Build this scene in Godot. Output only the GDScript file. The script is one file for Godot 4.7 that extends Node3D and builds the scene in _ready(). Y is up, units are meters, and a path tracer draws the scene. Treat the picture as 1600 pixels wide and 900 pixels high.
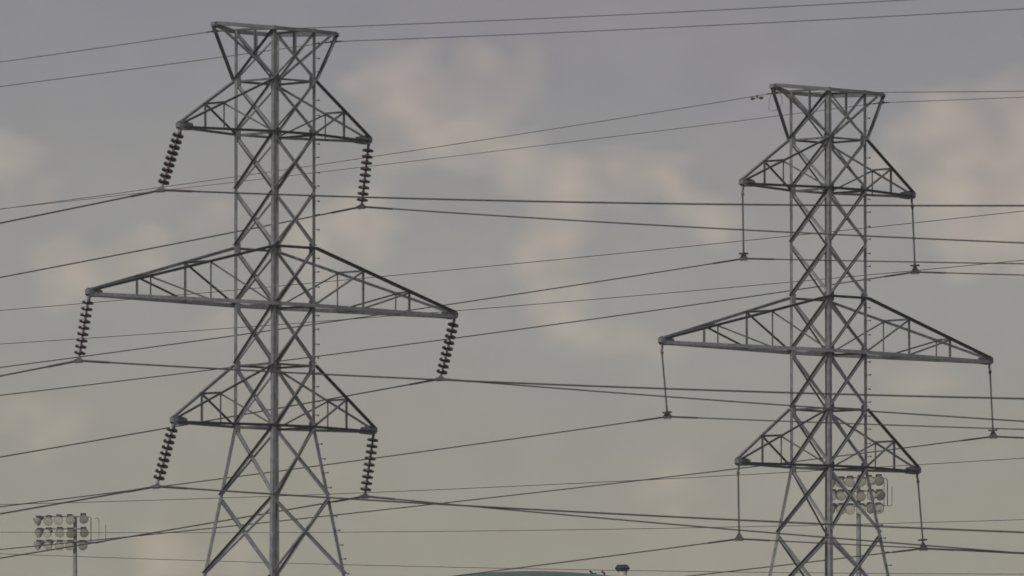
extends Node3D
# Two lattice transmission towers seen from far off through a long lens under an evening sky.

var names := {}
var M := {}
var rng := RandomNumberGenerator.new()

const PSI := 0.777647          # heading of the two parallel lines
const ARM_TURN := PI + PSI     # local +x runs along the arms, local +z along the line away from the eye


func _ready() -> void:
	rng.seed = 7
	# ---------------------------------------------------------------- camera, sky, sun, exposure
	var cam := Camera3D.new()
	cam.name = "camera"
	var lens := CameraAttributesPhysical.new()
	lens.frustum_focal_length = 421.2
	lens.frustum_focus_distance = 420.0
	lens.exposure_aperture = 6.0
	cam.attributes = lens
	cam.fov = 3.2641
	cam.near = 0.5
	cam.far = 9000.0
	cam.position = Vector3(0, 1.6, 0)
	cam.rotation_degrees.x = 3.8036
	add_child(cam)
	cam.current = true
	var env := Environment.new()
	env.background_mode = Environment.BG_SKY
	var sky := Sky.new()
	var pan := PanoramaSkyMaterial.new()
	pan.panorama = sky_texture()
	sky.sky_material = pan
	env.sky = sky
	env.tonemap_mode = Environment.TONE_MAPPER_LINEAR
	env.background_energy_multiplier = 0.5
	env.tonemap_exposure = 2.0
	env.fog_enabled = true
	env.fog_density = 0.00016
	env.fog_light_color = Color(0.80, 0.80, 0.80)
	env.sdfgi_enabled = true
	env.ssao_enabled = true
	env.ssil_enabled = true
	var we := WorldEnvironment.new()
	we.name = "world_environment"
	we.environment = env
	add_child(we)
	var sun := DirectionalLight3D.new()
	sun.name = "sun"
	sun.light_energy = 0.40
	sun.light_color = Color(1.0, 0.965, 0.92)
	sun.light_angular_distance = 14.0
	sun.shadow_enabled = true
	sun.rotation_degrees = Vector3(-34, -30, 0)
	add_child(sun)

	materials()
	setting()

	# ---------------------------------------------------------------- towers
	var at_left := Vector3(-5.6213, 0, -238.974)
	var at_right := Vector3(7.9138, -0.31, -252.330)
	var t := make_tower()
	t.position = at_left
	t.set_meta("label", "left lattice transmission tower, the nearer one, hung with strings of dark disc insulators")
	var t2 = t.duplicate()
	t2.name = numbered("transmission_tower")
	add_child(t2)
	t2.position = at_right
	t2.set_meta("label", "right lattice transmission tower with slim rod insulators, standing before a bank of floodlights")

	# ---------------------------------------------------------------- insulators: tip and clamp, along the arm and up
	var lift := at_right.y
	var rows := ["upper", "middle", "lower"]
	var tip_y := [21.06, 17.0, 14.13]
	var reach := [3.074, 5.940, 3.248]
	var clamp_l := [[3.656, 19.619, -2.843, 19.568], [6.248, 15.504, -5.469, 15.551], [3.776, 12.659, -2.958, 12.643]]
	var clamp_r := [[3.039, 18.966, -3.177, 18.929], [5.737, 14.937, -6.060, 14.876], [3.213, 12.002, -3.456, 11.954]]
	var proto: Node3D = null
	for k in 3:
		for side in 2:
			var sgn := 1.0 if side == 0 else -1.0
			var tip := Vector3(reach[k] * sgn, tip_y[k], 0)
			var cl := Vector3(clamp_l[k][side * 2], clamp_l[k][side * 2 + 1], 0)
			var o: Node3D
			if proto == null:
				proto = make_disc_string()
				o = proto
			else:
				o = proto.duplicate()
				o.name = numbered("insulator_string")
				add_child(o)
			hang(o, at_left, tip, cl, 1.52)
			o.set_meta("label", "dark disc insulator string hanging from the left tower's %s arm, %s end" % [rows[k], ["left", "right"][side]])
			o.set_meta("category", "insulator")
			o.set_meta("group", "disc insulator strings on the left tower")
	var rod_proto: Node3D = null
	for k in 3:
		for side in 2:
			var sgn := 1.0 if side == 0 else -1.0
			var tip := Vector3(reach[k] * sgn, tip_y[k] - 0.09, 0)
			var cl := Vector3(clamp_r[k][side * 2], clamp_r[k][side * 2 + 1] - lift, 0)
			var o: Node3D
			if rod_proto == null:
				rod_proto = make_rod_insulator()
				o = rod_proto
			else:
				o = rod_proto.duplicate()
				o.name = numbered("rod_insulator")
				add_child(o)
			hang(o, at_right, tip, cl, 1.84)
			var extra := ""
			if k == 2 and side == 0:
				extra = ", without a ring"
				var ring := o.get_node("grading_ring")
				o.remove_child(ring)
				ring.free()
			o.set_meta("label", "slim rod insulator hanging from the right tower's %s arm, %s end%s" % [rows[k], ["left", "right"][side], extra])
			o.set_meta("category", "insulator")
			o.set_meta("group", "rod insulators on the right tower")

	# ---------------------------------------------------------------- wires of the two lines
	# along the arm, height, slope and bend away to the left, slope and bend towards the right
	var wl := [
		["shield_wire", 1.946, 23.474, -0.03504, 0.000279, -0.04388, 0.000427, 0.009, "thin shield wire at the left end of the left tower's top beam"],
		["shield_wire", -1.908, 23.470, -0.03236, 0.000346, -0.03983, 0.000371, 0.009, "thin shield wire at the right end of the left tower's top beam"],
		["conductor_wire", 3.656, 19.619, -0.08659, 0.000297, -0.08211, 0.000595, 0.0195, "power line wire held by the upper left disc insulators of the left tower"],
		["conductor_wire", -2.843, 19.568, -0.08630, 0.000294, -0.10131, 0.000484, 0.0165, "power line wire held by the upper right disc insulators of the left tower"],
		["conductor_wire", 6.248, 15.504, -0.09028, 0.000282, -0.08389, 0.000509, 0.0195, "power line wire held by the middle left disc insulators of the left tower"],
		["conductor_wire", -5.469, 15.551, -0.08670, 0.000226, -0.09805, 0.000329, 0.0165, "power line wire held by the middle right disc insulators of the left tower"],
		["conductor_wire", 3.776, 12.659, -0.08682, 0.000277, -0.07970, 0.000385, 0.0195, "power line wire held by the lower left disc insulators of the left tower"],
		["conductor_wire", -2.958, 12.643, -0.08855, 0.000282, -0.09850, 0.000272, 0.0165, "power line wire held by the lower right disc insulators of the left tower"],
	]
	for w in wl:
		make_wire(at_left, w, 0.0)
	var wr := [
		["shield_wire", 1.908, 23.161, -0.06007, 0.000467, -0.05878, 0.000265, 0.0085, "shield wire with a small damper, at the left end of the right tower's top beam"],
		["shield_wire", -1.946, 23.143, -0.03371, 0.000194, -0.03362, 0.000286, 0.0075, "thin shield wire at the right end of the right tower's top beam"],
		["conductor_wire", 3.039, 18.966, -0.06676, 0.000405, -0.06555, 0.000289, 0.0145, "power line wire held by the upper left rod insulator of the right tower"],
		["conductor_wire", -3.177, 18.929, -0.06278, 0.000382, -0.07045, 0.000278, 0.0145, "power line wire held by the upper right rod insulator of the right tower"],
		["conductor_wire", 5.737, 14.937, -0.06652, 0.000349, -0.06738, 0.000301, 0.0145, "power line wire held by the middle left rod insulator of the right tower"],
		["conductor_wire", -6.060, 14.876, -0.05847, 0.000315, -0.06800, 0.000300, 0.0145, "power line wire held by the middle right rod insulator of the right tower"],
		["conductor_wire", 3.213, 12.002, -0.06733, 0.000315, -0.06733, 0.000289, 0.0145, "power line wire held by the lower left rod insulator of the right tower"],
		["conductor_wire", -3.456, 11.954, -0.05947, 0.000314, -0.06800, 0.000300, 0.0145, "power line wire held by the lower right rod insulator of the right tower"],
	]
	for w in wr:
		make_wire(at_right, w, -lift)
	# wires of lines farther off: point, heading, height, slope, bend
	far_wire(Vector3(0, 24.325, -330), Vector2(0.7016, 0.7126), 0.01948, 0.000190, 0.012, "highest thin far wire, climbing from the left tower's middle arm to the right tower's shaft")
	far_wire(Vector3(0, 22.684, -326), Vector2(0.7016, 0.7126), 0.01178, 0.000237, 0.012, "second highest far wire, passing the tip of the left tower's middle right arm")
	far_wire(Vector3(0, 17.043, -330), Vector2(0.7016, 0.7126), -0.00121, 0.000290, 0.0115, "far wire rising gently behind the lower arm of the right tower")
	far_wire(Vector3(0, 14.325, -300), Vector2(0.9689, 0.2474), 0.00143, 0.000564, 0.010, "nearly level far wire crossing just behind the left floodlight bank, below the lowest arms")
	far_wire(Vector3(0, 13.200, -300), Vector2(0.9689, 0.2474), -0.02873, 0.000544, 0.010, "lowest far wire sagging past the green dome and its roof vent")

	# ---------------------------------------------------------------- floodlights
	floodlights(Vector3(-26.81, 0, -620), [-2.14, -1.55, -0.96, -0.30, 0.46], [-62.0, -22.0, -8.0, 8.0, 24.0], "bank of round floodlights on a slim mast low at the far left")
	floodlights(Vector3(19.56, 0, -570), [-1.44, -0.98, -0.46, 0.08, 0.62, 1.14], [-48.0, -16.0, -4.0, 10.0, 20.0, 28.0], "bank of round floodlights on a mast seen through the legs of the right tower")


# ==================================================================== helpers
func numbered(called: String) -> String:
	var n: int = names.get(called, 0)
	names[called] = n + 1
	return called if n == 0 else "%s_%03d" % [called, n]


func thing(called: String, label: String, category: String, at := Vector3.ZERO, turn := 0.0, group := "") -> Node3D:
	var o := Node3D.new()
	o.name = numbered(called)
	add_child(o)
	o.position = at
	o.rotation.y = turn
	o.set_meta("label", label)
	o.set_meta("category", category)
	if group:
		o.set_meta("group", group)
	return o


func start() -> SurfaceTool:
	var st := SurfaceTool.new()
	st.begin(Mesh.PRIMITIVE_TRIANGLES)
	return st


func put(called: String, st: SurfaceTool, m: Material, parent: Node) -> MeshInstance3D:
	var o := MeshInstance3D.new()
	var n := 0
	for c in parent.get_children():
		if str(c.name) == called or str(c.name).begins_with(called + "_0") or str(c.name).begins_with(called + "_1"):
			n += 1
	o.name = called if n == 0 else "%s_%03d" % [called, n]
	o.mesh = st.commit()
	o.material_override = m
	parent.add_child(o, true)
	return o


func tri(st: SurfaceTool, a: Vector3, b: Vector3, c: Vector3, n: Vector3) -> void:
	if (b - a).cross(c - a).dot(n) > 0.0:
		var s := b
		b = c
		c = s
	st.set_normal(n); st.add_vertex(a)
	st.set_normal(n); st.add_vertex(b)
	st.set_normal(n); st.add_vertex(c)


func quad(st: SurfaceTool, a: Vector3, b: Vector3, c: Vector3, d: Vector3, n: Vector3) -> void:
	tri(st, a, b, c, n)
	tri(st, a, c, d, n)


# straight bar of any outline: points of the section in the axes e and f, in order round it
func bar(st: SurfaceTool, p0: Vector3, p1: Vector3, e: Vector3, f: Vector3, sec: PackedVector2Array) -> void:
	var mid := Vector2.ZERO
	for q in sec:
		mid += q / sec.size()
	var area := 0.0
	for i in sec.size():
		var a := sec[i]
		var b := sec[(i + 1) % sec.size()]
		area += a.x * b.y - b.x * a.y
	var w := signf(area)
	for i in sec.size():
		var a := sec[i]
		var b := sec[(i + 1) % sec.size()]
		var d := (b - a).normalized()
		var n := (e * d.y - f * d.x) * w
		var ea := e * a.x + f * a.y
		var eb := e * b.x + f * b.y
		quad(st, p0 + ea, p1 + ea, p1 + eb, p0 + eb, n)
	var ax := (p1 - p0).normalized()
	var tris := Geometry2D.triangulate_polygon(sec)
	for k in range(0, tris.size(), 3):
		var q := []
		for j in 3:
			var s := sec[tris[k + j]]
			q.append(e * s.x + f * s.y)
		tri(st, p0 + q[0], p0 + q[1], p0 + q[2], -ax)
		tri(st, p1 + q[0], p1 + q[1], p1 + q[2], ax)


# rolled steel angle from p0 to p1: one leg of width b along e, the other of width c along f
func angle(st: SurfaceTool, p0: Vector3, p1: Vector3, e: Vector3, f: Vector3, b: float, c: float, t: float) -> void:
	var ax := (p1 - p0).normalized()
	e = (e - ax * e.dot(ax)).normalized()
	f = (f - ax * f.dot(ax) - e * f.dot(e)).normalized()
	bar(st, p0, p1, e, f, PackedVector2Array([Vector2(0, 0), Vector2(b, 0), Vector2(b, t), Vector2(t, t), Vector2(t, c), Vector2(0, c)]))


func box(st: SurfaceTool, mid: Vector3, x: Vector3, y: Vector3, z: Vector3) -> void:   # half extents as vectors
	for s in [1.0, -1.0]:
		quad(st, mid + x * s - y - z, mid + x * s + y - z, mid + x * s + y + z, mid + x * s - y + z, x.normalized() * s)
		quad(st, mid + y * s - x - z, mid + y * s + x - z, mid + y * s + x + z, mid + y * s - x + z, y.normalized() * s)
		quad(st, mid + z * s - x - y, mid + z * s + x - y, mid + z * s + x + y, mid + z * s - x + y, z.normalized() * s)


func smooth_tri(st: SurfaceTool, p: Array, n: Array) -> void:
	var face: Vector3 = (p[1] - p[0]).cross(p[2] - p[0])
	var order := [0, 1, 2] if face.dot(n[0] + n[1] + n[2]) < 0.0 else [0, 2, 1]
	for k in order:
		st.set_normal(n[k])
		st.add_vertex(p[k])


# round pipe along a path
func tube(st: SurfaceTool, path: PackedVector3Array, r: float, sides := 8, caps := true) -> void:
	var rings := []
	var norms := []
	var up := Vector3.UP
	for i in path.size():
		var d := (path[mini(i + 1, path.size() - 1)] - path[maxi(i - 1, 0)]).normalized()
		if absf(d.dot(up)) > 0.95:
			up = Vector3.RIGHT if absf(d.x) < 0.9 else Vector3.BACK
		var e := d.cross(up).normalized()
		var f := e.cross(d).normalized()
		up = f
		var ring := []
		var nn := []
		for k in sides:
			var a := TAU * k / sides
			var n := e * cos(a) + f * sin(a)
			ring.append(path[i] + n * r)
			nn.append(n)
		rings.append(ring)
		norms.append(nn)
	for i in path.size() - 1:
		for k in sides:
			var j := (k + 1) % sides
			smooth_tri(st, [rings[i][k], rings[i + 1][k], rings[i + 1][j]], [norms[i][k], norms[i + 1][k], norms[i + 1][j]])
			smooth_tri(st, [rings[i][k], rings[i + 1][j], rings[i][j]], [norms[i][k], norms[i + 1][j], norms[i][j]])
	if caps:
		for i in [0, path.size() - 1]:
			var d := (path[0] - path[1]).normalized() if i == 0 else (path[i] - path[i - 1]).normalized()
			for k in range(1, sides - 1):
				tri(st, rings[i][0], rings[i][k], rings[i][k + 1], d)


# turned shape: profile of (radius, along) about the axis from base towards dir
func lathe(st: SurfaceTool, base: Vector3, dir: Vector3, profile: PackedVector2Array, sides := 16) -> void:
	var e := dir.cross(Vector3.RIGHT if absf(dir.x) < 0.8 else Vector3.UP).normalized()
	var f := dir.cross(e).normalized()
	for i in profile.size() - 1:
		var a := profile[i]
		var b := profile[i + 1]
		var d := (b - a).normalized()
		var nr := Vector2(d.y, -d.x)
		for k in sides:
			var t0 := TAU * k / sides
			var t1 := TAU * (k + 1) / sides
			var r0 := e * cos(t0) + f * sin(t0)
			var r1 := e * cos(t1) + f * sin(t1)
			var p00 := base + dir * a.y + r0 * a.x
			var p01 := base + dir * a.y + r1 * a.x
			var p10 := base + dir * b.y + r0 * b.x
			var p11 := base + dir * b.y + r1 * b.x
			var n0 := (r0 * nr.x + dir * nr.y).normalized()
			var n1 := (r1 * nr.x + dir * nr.y).normalized()
			if a.x > 0.0005 or b.x > 0.0005:
				if b.x > 0.0005:
					smooth_tri(st, [p00, p10, p11], [n0, n0, n1])
				if a.x > 0.0005:
					smooth_tri(st, [p00, p11, p01], [n0, n1, n1])


# ==================================================================== materials
func noise_texture(freq: float, lo: Color, hi: Color, sd: int, octaves := 5, side := 512) -> NoiseTexture2D:
	var fn := FastNoiseLite.new()
	fn.seed = sd
	fn.noise_type = FastNoiseLite.TYPE_SIMPLEX_SMOOTH
	fn.frequency = freq
	fn.fractal_octaves = octaves
	var t := NoiseTexture2D.new()
	t.width = side
	t.height = side
	t.seamless = true
	t.noise = fn
	var g := Gradient.new()
	g.set_color(0, lo)
	g.set_color(1, hi)
	t.color_ramp = g
	return t


func mat(called: String, lo: Color, hi: Color, rough: float, metal: float, scale: float, sd: int, freq := 0.012) -> StandardMaterial3D:
	var m := StandardMaterial3D.new()
	m.resource_name = called
	m.albedo_texture = noise_texture(freq, lo, hi, sd)
	m.uv1_triplanar = true
	m.uv1_scale = Vector3.ONE * scale
	m.roughness = rough
	m.metallic = metal
	M[called] = m
	return m


func materials() -> void:
	mat("galvanized_steel", Color(0.37, 0.385, 0.40), Color(0.55, 0.56, 0.575), 0.62, 0.25, 0.6, 11)
	mat("weathered_steel", Color(0.27, 0.285, 0.30), Color(0.43, 0.445, 0.46), 0.68, 0.2, 0.7, 12)
	mat("dull_steel", Color(0.28, 0.29, 0.30), Color(0.44, 0.445, 0.45), 0.72, 0.15, 0.9, 31)
	mat("bright_steel", Color(0.46, 0.475, 0.49), Color(0.64, 0.65, 0.665), 0.5, 0.35, 0.8, 32)
	mat("dark_cap", Color(0.25, 0.22, 0.25), Color(0.34, 0.30, 0.33), 0.5, 0.2, 2.0, 33)
	mat("hardware", Color(0.30, 0.295, 0.31), Color(0.42, 0.41, 0.43), 0.5, 0.4, 2.0, 13)
	mat("bolt_steel", Color(0.22, 0.22, 0.22), Color(0.32, 0.31, 0.3), 0.6, 0.4, 2.0, 14)
	var p := mat("brown_porcelain", Color(0.13, 0.085, 0.11), Color(0.19, 0.13, 0.16), 0.3, 0.0, 2.0, 15)
	p.clearcoat_enabled = true
	p.clearcoat = 0.4
	mat("grey_rubber", Color(0.22, 0.23, 0.23), Color(0.30, 0.31, 0.30), 0.6, 0.0, 2.0, 16)
	mat("aged_aluminium", Color(0.22, 0.21, 0.21), Color(0.33, 0.32, 0.31), 0.6, 0.35, 0.5, 17)
	mat("spun_aluminium", Color(0.50, 0.50, 0.48), Color(0.62, 0.61, 0.58), 0.45, 0.35, 0.8, 18)
	mat("lens_glass", Color(0.66, 0.66, 0.63), Color(0.76, 0.75, 0.72), 0.3, 0.0, 0.8, 19)
	mat("dark_casting", Color(0.10, 0.12, 0.12), Color(0.17, 0.19, 0.19), 0.6, 0.1, 0.8, 20)
	mat("green_roof", Color(0.08, 0.25, 0.16), Color(0.15, 0.33, 0.23), 0.42, 0.0, 0.12, 21)
	mat("pale_metal", Color(0.60, 0.60, 0.57), Color(0.72, 0.71, 0.67), 0.5, 0.2, 0.5, 22)
	mat("navy_metal", Color(0.08, 0.09, 0.13), Color(0.14, 0.14, 0.19), 0.5, 0.2, 0.5, 23)
	mat("grass", Color(0.16, 0.20, 0.09), Color(0.36, 0.35, 0.19), 0.95, 0.0, 0.04, 24)
	mat("concrete", Color(0.50, 0.49, 0.46), Color(0.66, 0.65, 0.61), 0.9, 0.0, 0.3, 25)


# ==================================================================== sky
func sky_color(dir: Vector3, puffs: Array, fine: FastNoiseLite, broad: FastNoiseLite) -> Color:
	var el := rad_to_deg(asin(dir.y))
	var az := rad_to_deg(atan2(dir.x, -dir.z))
	var q := dir * 57.3
	var n1 := broad.get_noise_3d(q.x, q.y * 1.5, q.z)
	var n2 := fine.get_noise_3d(q.x, q.y * 1.2, q.z)
	var low := Vector3(0.592, 0.580, 0.537)
	var middle := Vector3(0.585, 0.584, 0.572)
	var high := Vector3(0.540, 0.537, 0.560)
	var e := el + n1 * 0.35
	var c := low.lerp(middle, smoothstep(2.3, 3.9, e)).lerp(high, smoothstep(3.9, 5.7, e))
	var warm := clampf(smoothstep(0.08, 0.55, n1 + n2 * 0.25), 0.0, 1.0) * 0.45
	if absf(az) < 9.0 and el < 9.0:
		var field := 0.0
		for u in puffs:
			var dx: float = (az - u[0]) / u[2]
			var dy: float = (el - u[1]) / u[3]
			if dy < 0.0:
				dy *= 0.55   # cumulus: crisp above, trailing away below
			field = maxf(field, u[4] * (1.0 - sqrt(dx * dx + dy * dy) * 0.55 + n2 * 0.5))
		warm = clampf(warm * 0.3 + smoothstep(0.22, 0.37, field) * 0.55 + smoothstep(0.3, 0.95, field) * 0.65, 0.0, 1.2)
	c += Vector3(0.072, 0.046, 0.024) * warm + Vector3(0.05, 0.042, 0.03) * warm * n2
	c += Vector3(0.008, 0.009, 0.008) * n2
	return Color(c.x, c.y, c.z)


func sky_texture() -> ImageTexture:
	var fine := FastNoiseLite.new()
	fine.seed = 5
	fine.frequency = 1.7
	fine.fractal_octaves = 5
	var broad := FastNoiseLite.new()
	broad.seed = 9
	broad.frequency = 0.28
	broad.fractal_octaves = 3
	# towering evening cumulus: bearing, height, half width, half height in degrees, strength
	var puffs := [
		[-0.58, 4.90, 0.27, 0.25, 0.80], [-0.73, 4.79, 0.15, 0.15, 0.60], [-0.15, 5.04, 0.25, 0.16, 0.75], [0.05, 5.10, 0.15, 0.13, 0.65], [-0.36, 4.72, 0.40, 0.16, 0.60],
		[0.22, 4.24, 0.16, 0.25, 0.55], [0.00, 4.57, 0.22, 0.15, 0.50], [2.61, 4.68, 0.25, 0.22, 1.30], [2.86, 4.75, 0.22, 0.24, 1.30], [2.36, 4.61, 0.20, 0.16, 0.80],
		[2.18, 4.49, 0.15, 0.10, 0.55], [2.75, 4.35, 0.40, 0.22, 0.85], [2.47, 4.35, 0.25, 0.18, 0.60], [0.38, 4.49, 0.16, 0.09, 0.90], [0.58, 4.51, 0.18, 0.10, 0.95],
		[0.80, 4.49, 0.15, 0.09, 0.95], [0.92, 4.41, 0.08, 0.10, 0.85], [0.31, 4.39, 0.11, 0.15, 0.80], [0.29, 4.10, 0.12, 0.22, 0.75], [0.18, 3.99, 0.15, 0.25, 0.60],
		[1.12, 4.24, 0.15, 0.15, 0.50], [-0.92, 4.19, 0.20, 0.16, 0.75], [-1.09, 4.03, 0.22, 0.18, 0.60], [-1.63, 4.24, 0.16, 0.11, 0.65], [-1.81, 4.19, 0.15, 0.11, 0.50],
		[-2.81, 4.48, 0.16, 0.18, 0.70], [-2.68, 4.35, 0.15, 0.15, 0.55], [-2.54, 3.99, 0.25, 0.15, 0.65], [-2.21, 4.01, 0.25, 0.10, 0.70], [-2.05, 4.08, 0.16, 0.09, 0.60],
		[-1.70, 3.74, 0.29, 0.18, 0.35], [1.78, 3.56, 0.44, 0.22, 0.31], [0.54, 3.56, 0.65, 0.18, 0.31], [-2.75, 3.12, 0.44, 0.22, 0.33], [1.02, 2.76, 0.54, 0.22, 0.31],
		[-1.02, 2.76, 0.58, 0.22, 0.33], [2.32, 3.41, 0.44, 0.25, 0.33], [-1.81, 2.32, 0.54, 0.22, 0.35],
		[5.20, 4.20, 0.60, 0.40, 0.90], [-5.60, 5.00, 0.70, 0.40, 0.80], [7.00, 5.60, 0.50, 0.40, 0.80], [-7.40, 3.60, 0.60, 0.40, 0.70], [-0.80, 7.20, 0.70, 0.40, 0.70], [3.60, 7.40, 0.60, 0.40, 0.70],
	]
	var w := 1024
	var h := 512
	var im := Image.create(w, h, false, Image.FORMAT_RGBA8)
	var low := sky_color(Vector3(0, 0.001, -1).normalized(), [], fine, broad)
	im.fill(low)
	for y in h / 2:
		for x in w:
			im.set_pixel(x, y, sky_color(toward((x + 0.5) / w, (y + 0.5) / h), puffs, fine, broad))
	var bw := 4096
	var bh := 4096
	var s_copy := []
	im.resize(bw, bh, Image.INTERPOLATE_CUBIC)
	# finer where the lens magnifies most; sharpened once against the smoothing of the sky lookup
	var rows := 220
	var cols := 220
	var fineness := []
	for y in rows:
		for c in cols:
			var k := sky_color(toward((c - cols / 2 + 0.5) / bw, (bh / 2 - rows + y + 0.5) / bh), puffs, fine, broad)
			fineness.append(Vector3(k.r, k.g, k.b))
	for pass_ in 3:
		var was: Array = s_copy if pass_ > 0 else fineness
		var out := []
		for y in rows:
			for c in cols:
				var m: Vector3 = was[y * cols + c]
				if y > 0 and c > 0 and y < rows - 1 and c < cols - 1:
					var near: Vector3 = was[y * cols + c - 1] + was[y * cols + c + 1] + was[(y - 1) * cols + c] + was[(y + 1) * cols + c]
					var diag: Vector3 = was[(y - 1) * cols + c - 1] + was[(y - 1) * cols + c + 1] + was[(y + 1) * cols + c - 1] + was[(y + 1) * cols + c + 1]
					m += fineness[y * cols + c] - (m * 16.0 + near * 4.0 + diag) / 36.0
				out.append(m)
		s_copy = out
	for y in rows:
		for c in cols:
			var k: Vector3 = s_copy[y * cols + c]
			im.set_pixel(posmod(c - cols / 2, bw), bh / 2 - rows + y, Color(k.x, k.y, k.z))
	return ImageTexture.create_from_image(im)


func toward(u: float, v: float) -> Vector3:
	var a := u * TAU   # the picture begins straight ahead
	var e := (0.5 - v) * PI
	return Vector3(sin(a) * cos(e), sin(e), -cos(a) * cos(e))


# ==================================================================== setting
func setting() -> void:
	var st := start()
	var n := 24
	var size := 9000.0
	for i in n:
		for j in n:
			var a := Vector3((float(i) / n - 0.5) * size, 0, (float(j) / n - 0.5) * size)
			var s := size / n
			quad(st, a, a + Vector3(s, 0, 0), a + Vector3(s, 0, s), a + Vector3(0, 0, s), Vector3.UP)
	var g := put("ground", st, M["grass"], self)
	g.set_meta("kind", "structure")
	g.set_meta("label", "flat grassy ground under the towers")

	# round tank with a shallow dome, its crown just above the lower edge of the picture
	var d := thing("domed_tank", "shallow dark green dome rising at the bottom edge between the two towers", "tank", Vector3(0.9, -0.06, -452))
	st = start()
	var prof := PackedVector2Array()
	for k in 25:
		var r := 11.0 * (1.0 - k / 24.0)
		prof.append(Vector2(maxf(r, 0.0), 19.0 - 30.0 + sqrt(30.0 * 30.0 - r * r)))
	lathe(st, Vector3.ZERO, Vector3.UP, prof, 48)
	put("dome_roof", st, M["green_roof"], d)
	st = start()
	lathe(st, Vector3.ZERO, Vector3.UP, PackedVector2Array([Vector2(10.8, 0), Vector2(10.8, 16.8)]), 48)
	put("tank_wall", st, M["pale_metal"], d)
	st = start()
	lathe(st, Vector3.ZERO, Vector3.UP, PackedVector2Array([Vector2(10.81, 16.5), Vector2(11.12, 16.5), Vector2(11.12, 16.93), Vector2(10.9, 16.93)]), 48)
	put("eave_ring", st, M["green_roof"], d)
	# roof vent
	var v := Vector3(4.03, 18.5, 0.6)
	st = start()
	lathe(st, v, Vector3.UP, PackedVector2Array([Vector2(0.30, -0.2), Vector2(0.30, 0.12), Vector2(0.21, 0.14), Vector2(0.21, 0.5)]), 20)
	var vent := put("roof_vent", st, M["pale_metal"], d)
	st = start()
	lathe(st, v, Vector3.UP, PackedVector2Array([Vector2(0.0, 0.44), Vector2(0.22, 0.47), Vector2(0.345, 0.62), Vector2(0.23, 0.78), Vector2(0.0, 0.79)]), 8)
	put("vent_cap", st, M["navy_metal"], vent)
	# curb beside the vent and a bent handrail
	st = start()
	bar(st, Vector3(0, 0, 0.3), Vector3(0, 0, 0.92), Vector3.RIGHT, Vector3.UP, PackedVector2Array([Vector2(3.19, 18.3), Vector2(4.36, 18.3), Vector2(4.36, 18.78), Vector2(3.74, 18.82), Vector2(3.19, 18.76)]))
	put("roof_hatch", st, M["pale_metal"], d)
	for k in 2:
		var x := 2.66 if k == 0 else 3.24
		st = start()
		var lean := 0.10 if k == 0 else -0.03
		tube(st, PackedVector3Array([Vector3(x + lean, 18.3, 1.0), Vector3(x + lean, 18.76, 1.0), Vector3(x + lean * 0.3, 18.88, 1.0), Vector3(x - (0.09 if k == 0 else 0.14), 18.99 if k == 0 else 18.97, 1.0)]), 0.045)
		if k == 0:
			tube(st, PackedVector3Array([Vector3(x + 0.06, 18.84, 1.0), Vector3(x + 0.2, 18.9, 1.0)]), 0.03)
		put("rail_post", st, M["dark_casting"], d)
	st = start()
	tube(st, PackedVector3Array([Vector3(2.84, 18.9, 1.0), Vector3(2.99, 18.93, 1.0), Vector3(3.14, 18.93, 1.0)]), 0.02)
	put("hand_rail", st, M["pale_metal"], d)


# ==================================================================== tower
const S0 := 0.68
const LEVEL := {"top": 23.655, "hip": 22.394, "arm1": 21.137, "mid1": 19.78, "arm2_top": 18.429, "arm2": 17.072, "hip3": 15.638, "arm3": 14.19, "sp1": 12.51, "sp2": 10.66}


func half(y: float) -> float:
	return S0 if y >= 14.19 else S0 + 0.145 * (14.19 - y)


func corner(a: float, b: float, y: float) -> Vector3:
	return Vector3(a * half(y), y, b * half(y))


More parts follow.
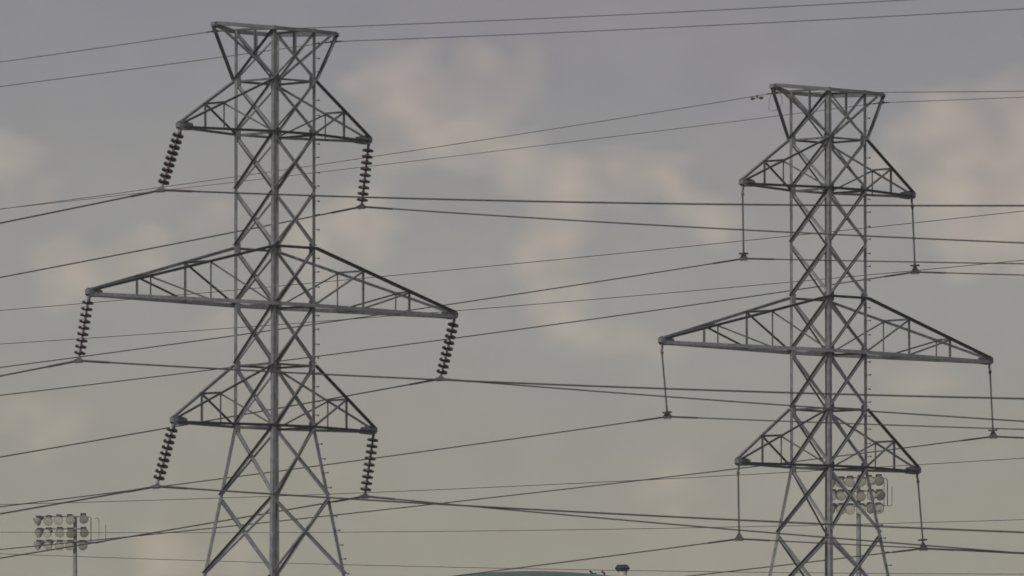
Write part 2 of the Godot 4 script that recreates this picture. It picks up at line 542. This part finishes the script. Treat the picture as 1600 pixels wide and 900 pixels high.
func make_tower() -> Node3D:
	var t := thing("transmission_tower", "", "tower", Vector3.ZERO, ARM_TURN, "lattice transmission towers")
	var corners := [[1, -1], [1, 1], [-1, -1], [-1, 1]]   # nearest, left, right, farthest
	for c in corners:
		var st := start()
		var a := float(c[0])
		var b := float(c[1])
		angle(st, corner(a, b, 14.19), corner(a, b, 23.655), Vector3(-a, 0, 0), Vector3(0, 0, -b), 0.092, 0.092, 0.010)
		angle(st, corner(a, b, -0.6), corner(a, b, 14.19), Vector3(-a, 0, 0), Vector3(0, 0, -b), 0.098, 0.098, 0.011)
		var leg := put("leg", st, M["galvanized_steel"], t)
		if a < 0 and b < 0:
			step_bolts(leg, a, b)
		# footing
		st = start()
		lathe(st, corner(a, b, -0.9), Vector3.UP, PackedVector2Array([Vector2(0.35, 0), Vector2(0.35, 1.2), Vector2(0.32, 1.25), Vector2(0, 1.25)]), 16)
		put("footing", st, M["concrete"], t)
	# faces: normal, and the direction along the face
	var ys := [23.60, 22.394, 21.137, 19.78, 18.429, 17.072, 15.638, 14.19, 12.51, 10.66, 8.4, 5.7, 2.9, 0.45]
	var faces := [[Vector3(1, 0, 0), Vector3(0, 0, 1)], [Vector3(0, 0, -1), Vector3(1, 0, 0)], [Vector3(-1, 0, 0), Vector3(0, 0, -1)], [Vector3(0, 0, 1), Vector3(-1, 0, 0)]]
	for fi in 4:
		var n: Vector3 = faces[fi][0]
		var s: Vector3 = faces[fi][1]
		for k in ys.size() - 1:
			var y0: float = ys[k + 1]
			var y1: float = ys[k]
			var tl := n * half(y1) + s * (half(y1) - 0.03) + Vector3.UP * (y1 - 0.05)
			var tr := n * half(y1) - s * (half(y1) - 0.03) + Vector3.UP * (y1 - 0.05)
			var bl := n * half(y0) + s * (half(y0) - 0.03) + Vector3.UP * (y0 + 0.05)
			var br := n * half(y0) - s * (half(y0) - 0.03) + Vector3.UP * (y0 + 0.05)
			var b := 0.057 if k > 1 else 0.05
			if k == 0:
				b = 0.048
			if k > 7:
				b = 0.062
			# which diagonal lies outside turns round the tower: outside ones carry an outward ledge
			var flip := fi == 1 or fi == 3
			var o0 := tr if not flip else tr
			var o1 := bl if not flip else bl
			brace(t, o0, o1, n, b, true)
			brace(t, tl, br, n, b, false)
	# level struts on the faces
	for y in [22.394, 15.638]:
		for fi in 4:
			strut(t, faces[fi][0], faces[fi][1], y, 0.05)
	for y in [21.137, 17.072, 14.19]:
		for fi in [0, 2]:
			strut(t, faces[fi][0], faces[fi][1], y - 0.02, 0.055)
	for y in [5.7]:
		for fi in 4:
			strut(t, faces[fi][0], faces[fi][1], y, 0.06)
	for fi in [0, 2]:
		strut(t, faces[fi][0], faces[fi][1], 23.62, 0.06)
	# short hangers from the top beams to the crossings
	for fi in 4:
		var n: Vector3 = faces[fi][0]
		var st := start()
		angle(st, n * (S0 - 0.02) + Vector3.UP * 23.6, n * (S0 - 0.02) + Vector3.UP * 23.02, faces[fi][1], -n, 0.045, 0.045, 0.006)
		put("hanger", st, M["weathered_steel"], t)
	# gusset plates
	for y in [22.394, 21.137, 18.429, 17.072, 15.638, 14.19]:
		for fi in 4:
			var n: Vector3 = faces[fi][0]
			var s: Vector3 = faces[fi][1]
			for e in [1.0, -1.0]:
				var st := start()
				box(st, n * (half(y) - 0.0165) + s * e * (half(y) - 0.105) + Vector3.UP * y, n * 0.004, Vector3.UP * 0.11, s * 0.085)
				put("gusset_plate", st, M["weathered_steel"], t)
	# crossarms
	for side in [1.0, -1.0]:
		crossarm(t, side, 21.137, 22.394, 3.074, [0.53], 0.075)
		crossarm(t, side, 17.072, 18.429, 5.940, [0.34, 0.67], 0.10)
		crossarm(t, side, 14.19, 15.638, 3.248, [0.53], 0.075)
		peak(t, side)
	return t


func brace(t: Node3D, p0: Vector3, p1: Vector3, n: Vector3, b: float, outside: bool) -> void:
	var st := start()
	var ax := (p1 - p0).normalized()
	var up := ax.cross(n).normalized()
	if up.y < 0:
		up = -up
	var th := 0.007
	if outside:
		# flat leg against the tower leg, ledge turned outwards along the upper edge
		var off := n * 0.002 + up * (b * 0.5)
		angle(st, p0 + off, p1 + off, -up, n, b, b, th)
	else:
		var off := -n * 0.022 + up * (b * 0.5)
		angle(st, p0 + off, p1 + off, -up, -n, b, b, th)
	var kind: String = ["weathered_steel", "dull_steel", "weathered_steel"][rng.randi() % 3] if outside else ["galvanized_steel", "dull_steel", "bright_steel"][rng.randi() % 3]
	put("brace", st, M[kind], t)


func strut(t: Node3D, n: Vector3, s: Vector3, y: float, b: float) -> void:
	var st := start()
	var w := half(y) - 0.012
	var p := n * (half(y) - 0.031) + Vector3.UP * (y + b * 0.5)
	angle(st, p + s * w, p - s * w, Vector3.DOWN, -n, b, b, 0.006)
	put("strut", st, M["weathered_steel"], t)


func step_bolts(leg: MeshInstance3D, a: float, b: float) -> void:
	var y := 1.2
	var k := 0
	while y < 23.4:
		var skip := false
		for q in [22.394, 21.137, 18.429, 17.072, 15.638, 14.19]:
			if absf(y - q) < 0.13:
				skip = true
		if not skip:
			var st := start()
			var c := corner(a, b, y)
			var d := Vector3(a, 0, 0) if k % 2 == 0 else Vector3(0, 0, b)
			var s := Vector3(0, 0, -b) if k % 2 == 0 else Vector3(-a, 0, 0)
			var p := c + s * 0.05
			tube(st, PackedVector3Array([p - d * 0.02, p + d * 0.15]), 0.009, 6)
			lathe(st, p + d * 0.15, d, PackedVector2Array([Vector2(0, 0), Vector2(0.021, 0), Vector2(0.021, 0.025), Vector2(0, 0.028)]), 6)
			put("step_bolt", st, M["bolt_steel"], leg)
		k += 1
		y += 0.34


# one arm: two lower and two upper chords from the body to the tip, with posts, ties and diagonals
func crossarm(t: Node3D, side: float, y0: float, y1: float, reach: float, at: Array, b: float) -> void:
	var arm := Node3D.new()
	arm.name = "crossarm" if t.get_node_or_null("crossarm") == null else "crossarm_%03d" % arm_count(t)
	t.add_child(arm)
	var big := reach > 5.0
	for z in [-1.0, 1.0]:
		var front: bool = z < 0.0
		var lo := Vector3(side * S0, y0, z * (S0 + 0.004))
		var hi := Vector3(side * S0, y1, z * (S0 + 0.004))
		var tip := Vector3(side * (reach - 0.02), y0, z * 0.05)
		var tip_hi := Vector3(side * (reach - 0.02), y0 + 0.10, z * 0.05)
		# lower chord runs on along the body to its middle, where it meets that of the other arm
		var st := start()
		var low_b := b * (0.92 if big else 0.82)
		var drop := Vector3(0, low_b * 0.5, 0)
		# the long arm's chord carries its ledge below, the short arms' above
		var down := Vector3.DOWN
		if big:
			drop = -drop
			down = Vector3.UP
		angle(st, Vector3(side * 0.004, y0, z * (S0 + 0.004)) + drop, lo + drop, down, Vector3(0, 0, z), low_b, low_b * 0.8, 0.009)
		angle(st, lo + drop, tip + drop, down, Vector3(0, 0, z), low_b, low_b * 0.8, 0.009)
		put("lower_chord", st, M["bright_steel"] if big else M["weathered_steel"], arm)
		st = start()
		var hb := b * (0.68 if big else 0.76)
		angle(st, hi + Vector3(0, hb * 0.5, 0), tip_hi + Vector3(0, hb * 0.3, 0), Vector3.DOWN, Vector3(0, 0, z), hb, hb, 0.008)
		put("upper_chord", st, M["weathered_steel"] if front else M["galvanized_steel"], arm)
		if big:
			st = start()
			angle(st, Vector3(side * 0.004, y1 + 0.03, z * (S0 + 0.004)), hi + Vector3(0, 0.03, 0), Vector3.DOWN, Vector3(0, 0, z), 0.06, 0.06, 0.007)
			put("strut", st, M["weathered_steel"], arm)
		var prev := lo
		for f in at:
			var up: Vector3 = hi.lerp(tip_hi, f) - Vector3(0, 0, z * 0.012)
			var dn: Vector3 = lo.lerp(tip, f) - Vector3(0, 0, z * 0.012)
			st = start()
			angle(st, dn, up, Vector3(side, 0, 0), Vector3(0, 0, -z), 0.042, 0.042, 0.006)
			put("post", st, M["weathered_steel"], arm)
			st = start()
			var pv := prev - Vector3(0, 0, z * 0.024)
			angle(st, up - Vector3(0, 0.02, z * 0.012), pv + Vector3(0, 0.03, 0), Vector3.DOWN, Vector3(0, 0, -z), 0.04, 0.04, 0.006)
			put("diagonal", st, M["galvanized_steel"], arm)
			prev = dn
	for f in at:
		var p0 := Vector3(side * S0, y1, -S0).lerp(Vector3(side * reach, y0 + 0.1, -0.05), f)
		var p1 := Vector3(side * S0, y1, S0).lerp(Vector3(side * reach, y0 + 0.1, 0.05), f)
		var st := start()
		angle(st, p0 + Vector3(0, 0.012, -0.02), p1 + Vector3(0, 0.012, 0.02), Vector3(side, 0, 0), Vector3.DOWN, 0.05, 0.05, 0.006)
		put("tie", st, M["weathered_steel"], arm)
		if big:
			var q0 := Vector3(side * S0, y0, -S0).lerp(Vector3(side * reach, y0, -0.05), f)
			var q1 := Vector3(side * S0, y0, S0).lerp(Vector3(side * reach, y0, 0.05), f)
			st = start()
			angle(st, q0 + Vector3(0, -0.02, 0.03), q1 + Vector3(0, -0.02, -0.03), Vector3(side, 0, 0), Vector3.UP, 0.05, 0.05, 0.006)
			put("tie", st, M["weathered_steel"], arm)
	# tip: two cheek plates, a closing plate and the hanging eye
	var st := start()
	for z in [-1.0, 1.0]:
		var zz: float = z * 0.066
		bar(st, Vector3(0, 0, zz - 0.005), Vector3(0, 0, zz + 0.005), Vector3(side, 0, 0), Vector3.UP, PackedVector2Array([
			Vector2(reach - 0.42, y0 - 0.05), Vector2(reach - 0.04, y0 - 0.07), Vector2(reach + 0.06, y0 - 0.01), Vector2(reach + 0.06, y0 + 0.10), Vector2(reach - 0.05, y0 + 0.16), Vector2(reach - 0.36, y0 + 0.1)]))
	box(st, Vector3(side * (reach + 0.05), y0 + 0.05, 0), Vector3(0.006, 0, 0), Vector3(0, 0.05, 0), Vector3(0, 0, 0.058))
	box(st, Vector3(side * (reach - 0.02), y0 - 0.1, 0), Vector3(0.03, 0, 0), Vector3(0, 0.06, 0), Vector3(0, 0, 0.012))
	put("tip_plate", st, M["galvanized_steel"], arm)


func arm_count(t: Node3D) -> int:
	var n := 0
	for c in t.get_children():
		if str(c.name).begins_with("crossarm"):
			n += 1
	return n


# the earth-wire peak: a level bracket at the very top, with struts rising from the hips
func peak(t: Node3D, side: float) -> void:
	var arm := Node3D.new()
	arm.name = "peak_bracket" if t.get_node_or_null("peak_bracket") == null else "peak_bracket_001"
	t.add_child(arm)
	var y := 23.655
	for z in [-1.0, 1.0]:
		var st := start()
		var body := Vector3(side * S0, y, z * (S0 + 0.004))
		var tip := Vector3(side * 1.97, y, z * 0.05)
		angle(st, Vector3(side * 0.004, y - 0.105, z * (S0 + 0.004)), body + Vector3(0, -0.105, 0), Vector3.UP, Vector3(0, 0, z), 0.09, 0.08, 0.008)
		angle(st, body + Vector3(0, -0.105, 0), tip + Vector3(0, -0.04, 0), Vector3.UP, Vector3(0, 0, z), 0.09, 0.08, 0.008)
		put("top_beam", st, M["galvanized_steel"], arm)
		st = start()
		angle(st, Vector3(side * S0, 22.42, z * (S0 + 0.01)), Vector3(side * 1.93, y - 0.05, z * 0.06), Vector3.UP, Vector3(0, 0, z), 0.065, 0.065, 0.007)
		put("rising_strut", st, M["weathered_steel"], arm)
	var st := start()
	box(st, Vector3(side * 1.96, y - 0.0165, 0), Vector3(0.07, 0, 0), Vector3(0, 0.045, 0), Vector3(0, 0, 0.07))
	box(st, Vector3(side * 1.945, y - 0.1, 0), Vector3(0.02, 0, 0), Vector3(0, 0.03, 0), Vector3(0, 0, 0.012))
	put("tip_plate", st, M["galvanized_steel"], arm)


# ==================================================================== insulators
func hang(o: Node3D, at: Vector3, tip: Vector3, cl: Vector3, length: float) -> void:
	# the string's own -y points from tip to clamp; it is made for the given length
	var turn := Basis(Vector3.UP, ARM_TURN)
	var d := (cl - tip)
	var y := -d.normalized()
	var z := Vector3(0, 0, 1)
	var x := y.cross(z).normalized()
	o.transform = Transform3D(turn * Basis(x, y, z), at + turn * tip)
	# the lower fittings move so that the clamp meets the wire
	var slack := d.length() - length
	for c in o.get_children():
		if str(c.name).begins_with("suspension_clamp") or str(c.name).begins_with("yoke"):
			c.position.y = -slack


func make_disc_string() -> Node3D:
	var o := thing("insulator_string", "", "insulator")
	var st := start()
	# shackle and link at the top
	tube(st, PackedVector3Array([Vector3(0, 0.04, -0.03), Vector3(0, -0.03, -0.03), Vector3(0, -0.055, 0), Vector3(0, -0.03, 0.03), Vector3(0, 0.04, 0.03)]), 0.014, 6)
	tube(st, PackedVector3Array([Vector3(0, -0.03, 0), Vector3(0, -0.09, 0)]), 0.026, 8)
	put("shackle", st, M["hardware"], o)
	for k in 9:
		var y := -0.062 - k * 0.151
		st = start()
		lathe(st, Vector3(0, y, 0), Vector3.DOWN, PackedVector2Array([
			Vector2(0.044, 0.048), Vector2(0.08, 0.050), Vector2(0.116, 0.050), Vector2(0.135, 0.056), Vector2(0.136, 0.092), Vector2(0.112, 0.086), Vector2(0.098, 0.086), Vector2(0.086, 0.076), Vector2(0.074, 0.086), Vector2(0.06, 0.077), Vector2(0.024, 0.08), Vector2(0.0, 0.082)]), 20)
		var disc := put("insulator_disc", st, M["brown_porcelain"], o)
		st = start()
		lathe(st, Vector3(0, y, 0), Vector3.DOWN, PackedVector2Array([
			Vector2(0.0, -0.002), Vector2(0.022, 0.0), Vector2(0.040, 0.012), Vector2(0.044, 0.052)]), 12)
		tube(st, PackedVector3Array([Vector3(0, y - 0.075, 0), Vector3(0, y - 0.153, 0)]), 0.026, 8)
		put("metal_cap", st, M["dark_cap"], disc)
	# yoke and clamp at the bottom
	st = start()
	tube(st, PackedVector3Array([Vector3(0, -1.33, 0), Vector3(0, -1.47, 0)]), 0.024, 8)
	bar(st, Vector3(-0.008, 0, 0), Vector3(0.008, 0, 0), Vector3(0, 0, 1), Vector3.UP, PackedVector2Array([Vector2(-0.03, -1.42), Vector2(0.03, -1.42), Vector2(0.1, -1.505), Vector2(-0.1, -1.505)]))
	put("yoke", st, M["hardware"], o)
	clamp_body(o, -1.52)
	return o


func clamp_body(o: Node3D, y: float) -> void:
	var st := start()
	# boat-shaped keeper under and over the wire, along the line
	bar(st, Vector3(-0.032, 0, 0), Vector3(0.032, 0, 0), Vector3(0, 0, 1), Vector3.UP, PackedVector2Array([
		Vector2(-0.17, y - 0.012), Vector2(-0.1, y - 0.042), Vector2(0.1, y - 0.042), Vector2(0.17, y - 0.012), Vector2(0.17, y + 0.004), Vector2(0.09, y + 0.032), Vector2(-0.09, y + 0.032), Vector2(-0.17, y + 0.004)]))
	for z in [-0.11, -0.04, 0.04, 0.11]:
		tube(st, PackedVector3Array([Vector3(0, y - 0.065, z), Vector3(0, y + 0.04, z)]), 0.012, 6)
	put("suspension_clamp", st, M["hardware"], o)


func make_rod_insulator() -> Node3D:
	var o := thing("rod_insulator", "", "insulator")
	var st := start()
	tube(st, PackedVector3Array([Vector3(0, 0.0, 0), Vector3(0, -0.16, 0)]), 0.026, 10)
	lathe(st, Vector3(0, -0.06, 0), Vector3.DOWN, PackedVector2Array([Vector2(0.0, 0), Vector2(0.04, 0.005), Vector2(0.045, 0.04), Vector2(0.03, 0.06)]), 12)
	put("end_fitting", st, M["hardware"], o)
	st = start()
	var prof := PackedVector2Array([Vector2(0.013, 0.14)])
	var y := 0.17
	while y < 1.54:
		prof.append(Vector2(0.015, y))
		prof.append(Vector2(0.034, y + 0.012))
		prof.append(Vector2(0.034, y + 0.016))
		prof.append(Vector2(0.015, y + 0.022))
		y += 0.045
	prof.append(Vector2(0.013, 1.58))
	lathe(st, Vector3.ZERO, Vector3.DOWN, prof, 10)
	put("shed_rod", st, M["grey_rubber"], o)
	st = start()
	var ring := PackedVector3Array()
	for k in 25:
		ring.append(Vector3(0.105 * cos(TAU * k / 24), -1.57, 0.105 * sin(TAU * k / 24)))
	tube(st, ring, 0.02, 8, false)
	for a in [0.0, PI]:
		tube(st, PackedVector3Array([Vector3(0, -1.6, 0), Vector3(0.1 * cos(a), -1.57, 0.1 * sin(a))]), 0.012, 6)
	put("grading_ring", st, M["bolt_steel"], o)
	st = start()
	tube(st, PackedVector3Array([Vector3(0, -1.56, 0), Vector3(0, -1.74, 0)]), 0.02, 8)
	bar(st, Vector3(-0.01, 0, 0), Vector3(0.01, 0, 0), Vector3(0, 0, 1), Vector3.UP, PackedVector2Array([Vector2(-0.025, -1.68), Vector2(0.025, -1.68), Vector2(0.12, -1.815), Vector2(-0.12, -1.815)]))
	put("yoke", st, M["hardware"], o)
	clamp_body(o, -1.84)
	return o


# ==================================================================== wires
func sag(a: float, b: float, t: float) -> float:
	var s := 230.0
	return a * (t - t * t * t / (s * s)) + b * (t * t - t * t * t / s)


func make_wire(at: Vector3, w: Array, lift: float) -> void:
	var turn := Basis(Vector3.UP, ARM_TURN)
	var shield: bool = w[0] == "shield_wire"
	var o := thing(w[0], w[8], "wire", at + turn * Vector3(w[1], w[2] + lift, 0), ARM_TURN, "shield wires over the towers" if shield else "power line wires on the towers")
	var path := PackedVector3Array()
	var ts := []
	for k in 36:
		ts.append(k * 1.2)
	for k in range(1, 20):
		ts.append(42.0 + k * 9.9)
	var back := ts.duplicate()
	back.reverse()
	for t in back:
		if t > 0.0:
			path.append(Vector3(0, sag(w[3], w[4], t), t))
	for t in ts:
		path.append(Vector3(0, sag(w[5], w[6], t), -t))
	var st := start()
	tube(st, path, w[7], 8)
	put("wire", st, M["aged_aluminium"], o)
	# armour rods or clamp next to the tower
	st = start()
	var rod := PackedVector3Array()
	var long := 1.05 if not shield else 0.28
	for k in range(-8, 9):
		var t := absf(k) / 8.0 * long
		rod.append(Vector3(0, sag(w[3], w[4], t) if k < 0 else sag(w[5], w[6], t), t if k < 0 else -t))
	tube(st, rod, float(w[7]) + 0.008, 8)
	put("armour_rods", st, M["aged_aluminium"], o)
	if shield:
		st = start()
		box(st, Vector3(0, 0.0, 0), Vector3(0.026, 0, 0), Vector3(0, 0.03, 0), Vector3(0, 0, 0.085))
		box(st, Vector3(0, 0.055, 0), Vector3(0.012, 0, 0), Vector3(0, 0.05, 0), Vector3(0, 0, 0.02))
		put("clamp", st, M["bolt_steel"], o)
	if w[8].begins_with("shield wire with a small damper"):
		st = start()
		var y := sag(w[3], w[4], 0.62)
		box(st, Vector3(0, y - 0.02, 0.62), Vector3(0.012, 0, 0), Vector3(0, 0.04, 0), Vector3(0, 0, 0.02))
		tube(st, PackedVector3Array([Vector3(0, y - 0.055, 0.47), Vector3(0, y - 0.05, 0.62), Vector3(0, y - 0.06, 0.77)]), 0.008, 6)
		for z in [0.47, 0.77]:
			lathe(st, Vector3(0, y - 0.06, z - 0.05), Vector3(0, 0, 1), PackedVector2Array([Vector2(0, 0), Vector2(0.026, 0.008), Vector2(0.04, 0.05), Vector2(0.034, 0.1), Vector2(0, 0.105)]), 10)
		put("vibration_damper", st, M["bolt_steel"], o)
		st = start()
		tube(st, PackedVector3Array([Vector3(0, -0.02, -0.16), Vector3(-0.02, -0.12, -0.21), Vector3(-0.05, -0.27, -0.2), Vector3(-0.05, -0.4, -0.08), Vector3(-0.02, -0.45, 0.07), Vector3(0.05, -0.4, 0.17), Vector3(0.06, -0.2, 0.14), Vector3(0.02, 0.12, 0.05)]), 0.006, 6)
		put("bonding_jumper", st, M["aged_aluminium"], o)


func far_wire(p: Vector3, head: Vector2, a: float, b: float, r: float, label: String) -> void:
	var o := thing("far_wire", label, "wire", p, atan2(head.x, head.y), "far wires behind the towers")
	var path := PackedVector3Array()
	for k in range(-40, 41):
		var t := k * 2.8
		path.append(Vector3(0, a * t + b * t * t, t))
	var st := start()
	tube(st, path, r, 6)
	put("wire", st, M["aged_aluminium"], o)


# ==================================================================== floodlights
func floodlights(at: Vector3, cols: Array, yaws: Array, label: String) -> void:
	var o := thing("floodlight_mast", label, "floodlights", at, 0.0, "floodlight masts behind the towers")
	var st := start()
	lathe(st, Vector3.ZERO, Vector3.UP, PackedVector2Array([Vector2(0.32, 0), Vector2(0.105, 28.75), Vector2(0.0, 28.76)]), 16)
	put("pole", st, M["galvanized_steel"], o)
	st = start()
	lathe(st, Vector3.ZERO, Vector3.UP, PackedVector2Array([Vector2(0.6, 0), Vector2(0.6, 0.3), Vector2(0.0, 0.3)]), 16)
	put("footing", st, M["concrete"], o)
	var rows := [28.75, 28.0, 27.25]
	for r in rows:
		st = start()
		box(st, Vector3((cols[0] + cols[-1]) * 0.5, r, 0.16), Vector3((cols[-1] - cols[0]) * 0.5 + 0.25, 0, 0), Vector3(0, 0.045, 0), Vector3(0, 0, 0.045))
		put("cross_bar", st, M["galvanized_steel"], o)
	for ri in 3:
		for ci in cols.size():
			var yaw := deg_to_rad(float(yaws[ci]) + rng.randf_range(-12, 12))
			var tilt := deg_to_rad(rng.randf_range(14, 34))
			var dir := Vector3(sin(yaw) * cos(tilt), -sin(tilt), cos(yaw) * cos(tilt))
			var slip := Vector3(rng.randf_range(-0.05, 0.05), rng.randf_range(-0.03, 0.03) + (0.035 * ci - 0.05 if ri == 0 else 0.0), 0)
			var p := Vector3(cols[ci], rows[ri] - 0.26, 0.36) + slip + Vector3(sin(yaw) * 0.12, 0, 0)
			st = start()
			# bowl, open towards dir
			lathe(st, p - dir * 0.2, dir, PackedVector2Array([Vector2(0.0, -0.02), Vector2(0.10, 0.0), Vector2(0.19, 0.07), Vector2(0.252, 0.18), Vector2(0.278, 0.30), Vector2(0.286, 0.30), Vector2(0.286, 0.315), Vector2(0.262, 0.315)]), 18)
			var lamp := put("floodlight", st, M["spun_aluminium"], o)
			st = start()
			lathe(st, p - dir * 0.2, dir, PackedVector2Array([Vector2(0.264, 0.306), Vector2(0.13, 0.318), Vector2(0.0, 0.322)]), 18)
			put("lens", st, M["lens_glass"], lamp)
			st = start()
			lathe(st, p - dir * 0.2, -dir, PackedVector2Array([Vector2(0.11, -0.02), Vector2(0.09, 0.16), Vector2(0.07, 0.26), Vector2(0.0, 0.27)]), 12)
			var ball := Vector3(cols[ci] + sin(yaw) * 0.05, rows[ri] + 0.02, 0.3) + slip
			box(st, ball, Vector3(0.17, 0, 0), Vector3(0, 0.07, 0), Vector3(0, 0, 0.1))
			tube(st, PackedVector3Array([ball, p - dir * 0.22]), 0.04, 6)
			put("ballast_housing", st, M["dark_casting"], lamp)
	# hooped handrails of the service platform at the right end
	var e: float = cols[-1]
	st = start()
	tube(st, PackedVector3Array([Vector3(e - 0.1, 27.2, 0.1), Vector3(1.75, 27.17, 0.1), Vector3(1.86, 27.22, 0.1), Vector3(1.88, 27.32, 0.1), Vector3(1.88, 28.25, 0.1)]), 0.022, 6)
	put("platform_rail", st, M["weathered_steel"], o)
	st = start()
	tube(st, PackedVector3Array([Vector3(1.2, 28.66, -0.25), Vector3(1.32, 28.68, -0.25), Vector3(1.42, 28.62, -0.25), Vector3(1.45, 28.5, -0.25), Vector3(1.45, 27.2, -0.25), Vector3(e, 27.2, -0.25)]), 0.022, 6)
	put("platform_rail", st, M["weathered_steel"], o)
	st = start()
	tube(st, PackedVector3Array([Vector3(e + 0.1, 28.75, -0.25), Vector3(e + 0.4, 28.75, -0.25), Vector3(e + 0.5, 28.65, -0.25), Vector3(e + 0.5, 27.2, -0.25)]), 0.03, 6)
	put("platform_rail", st, M["weathered_steel"], o)
	st = start()
	box(st, Vector3(0.6, 27.16, -0.1), Vector3(0.85, 0, 0), Vector3(0, 0.03, 0), Vector3(0, 0, 0.3))
	put("platform", st, M["weathered_steel"], o)
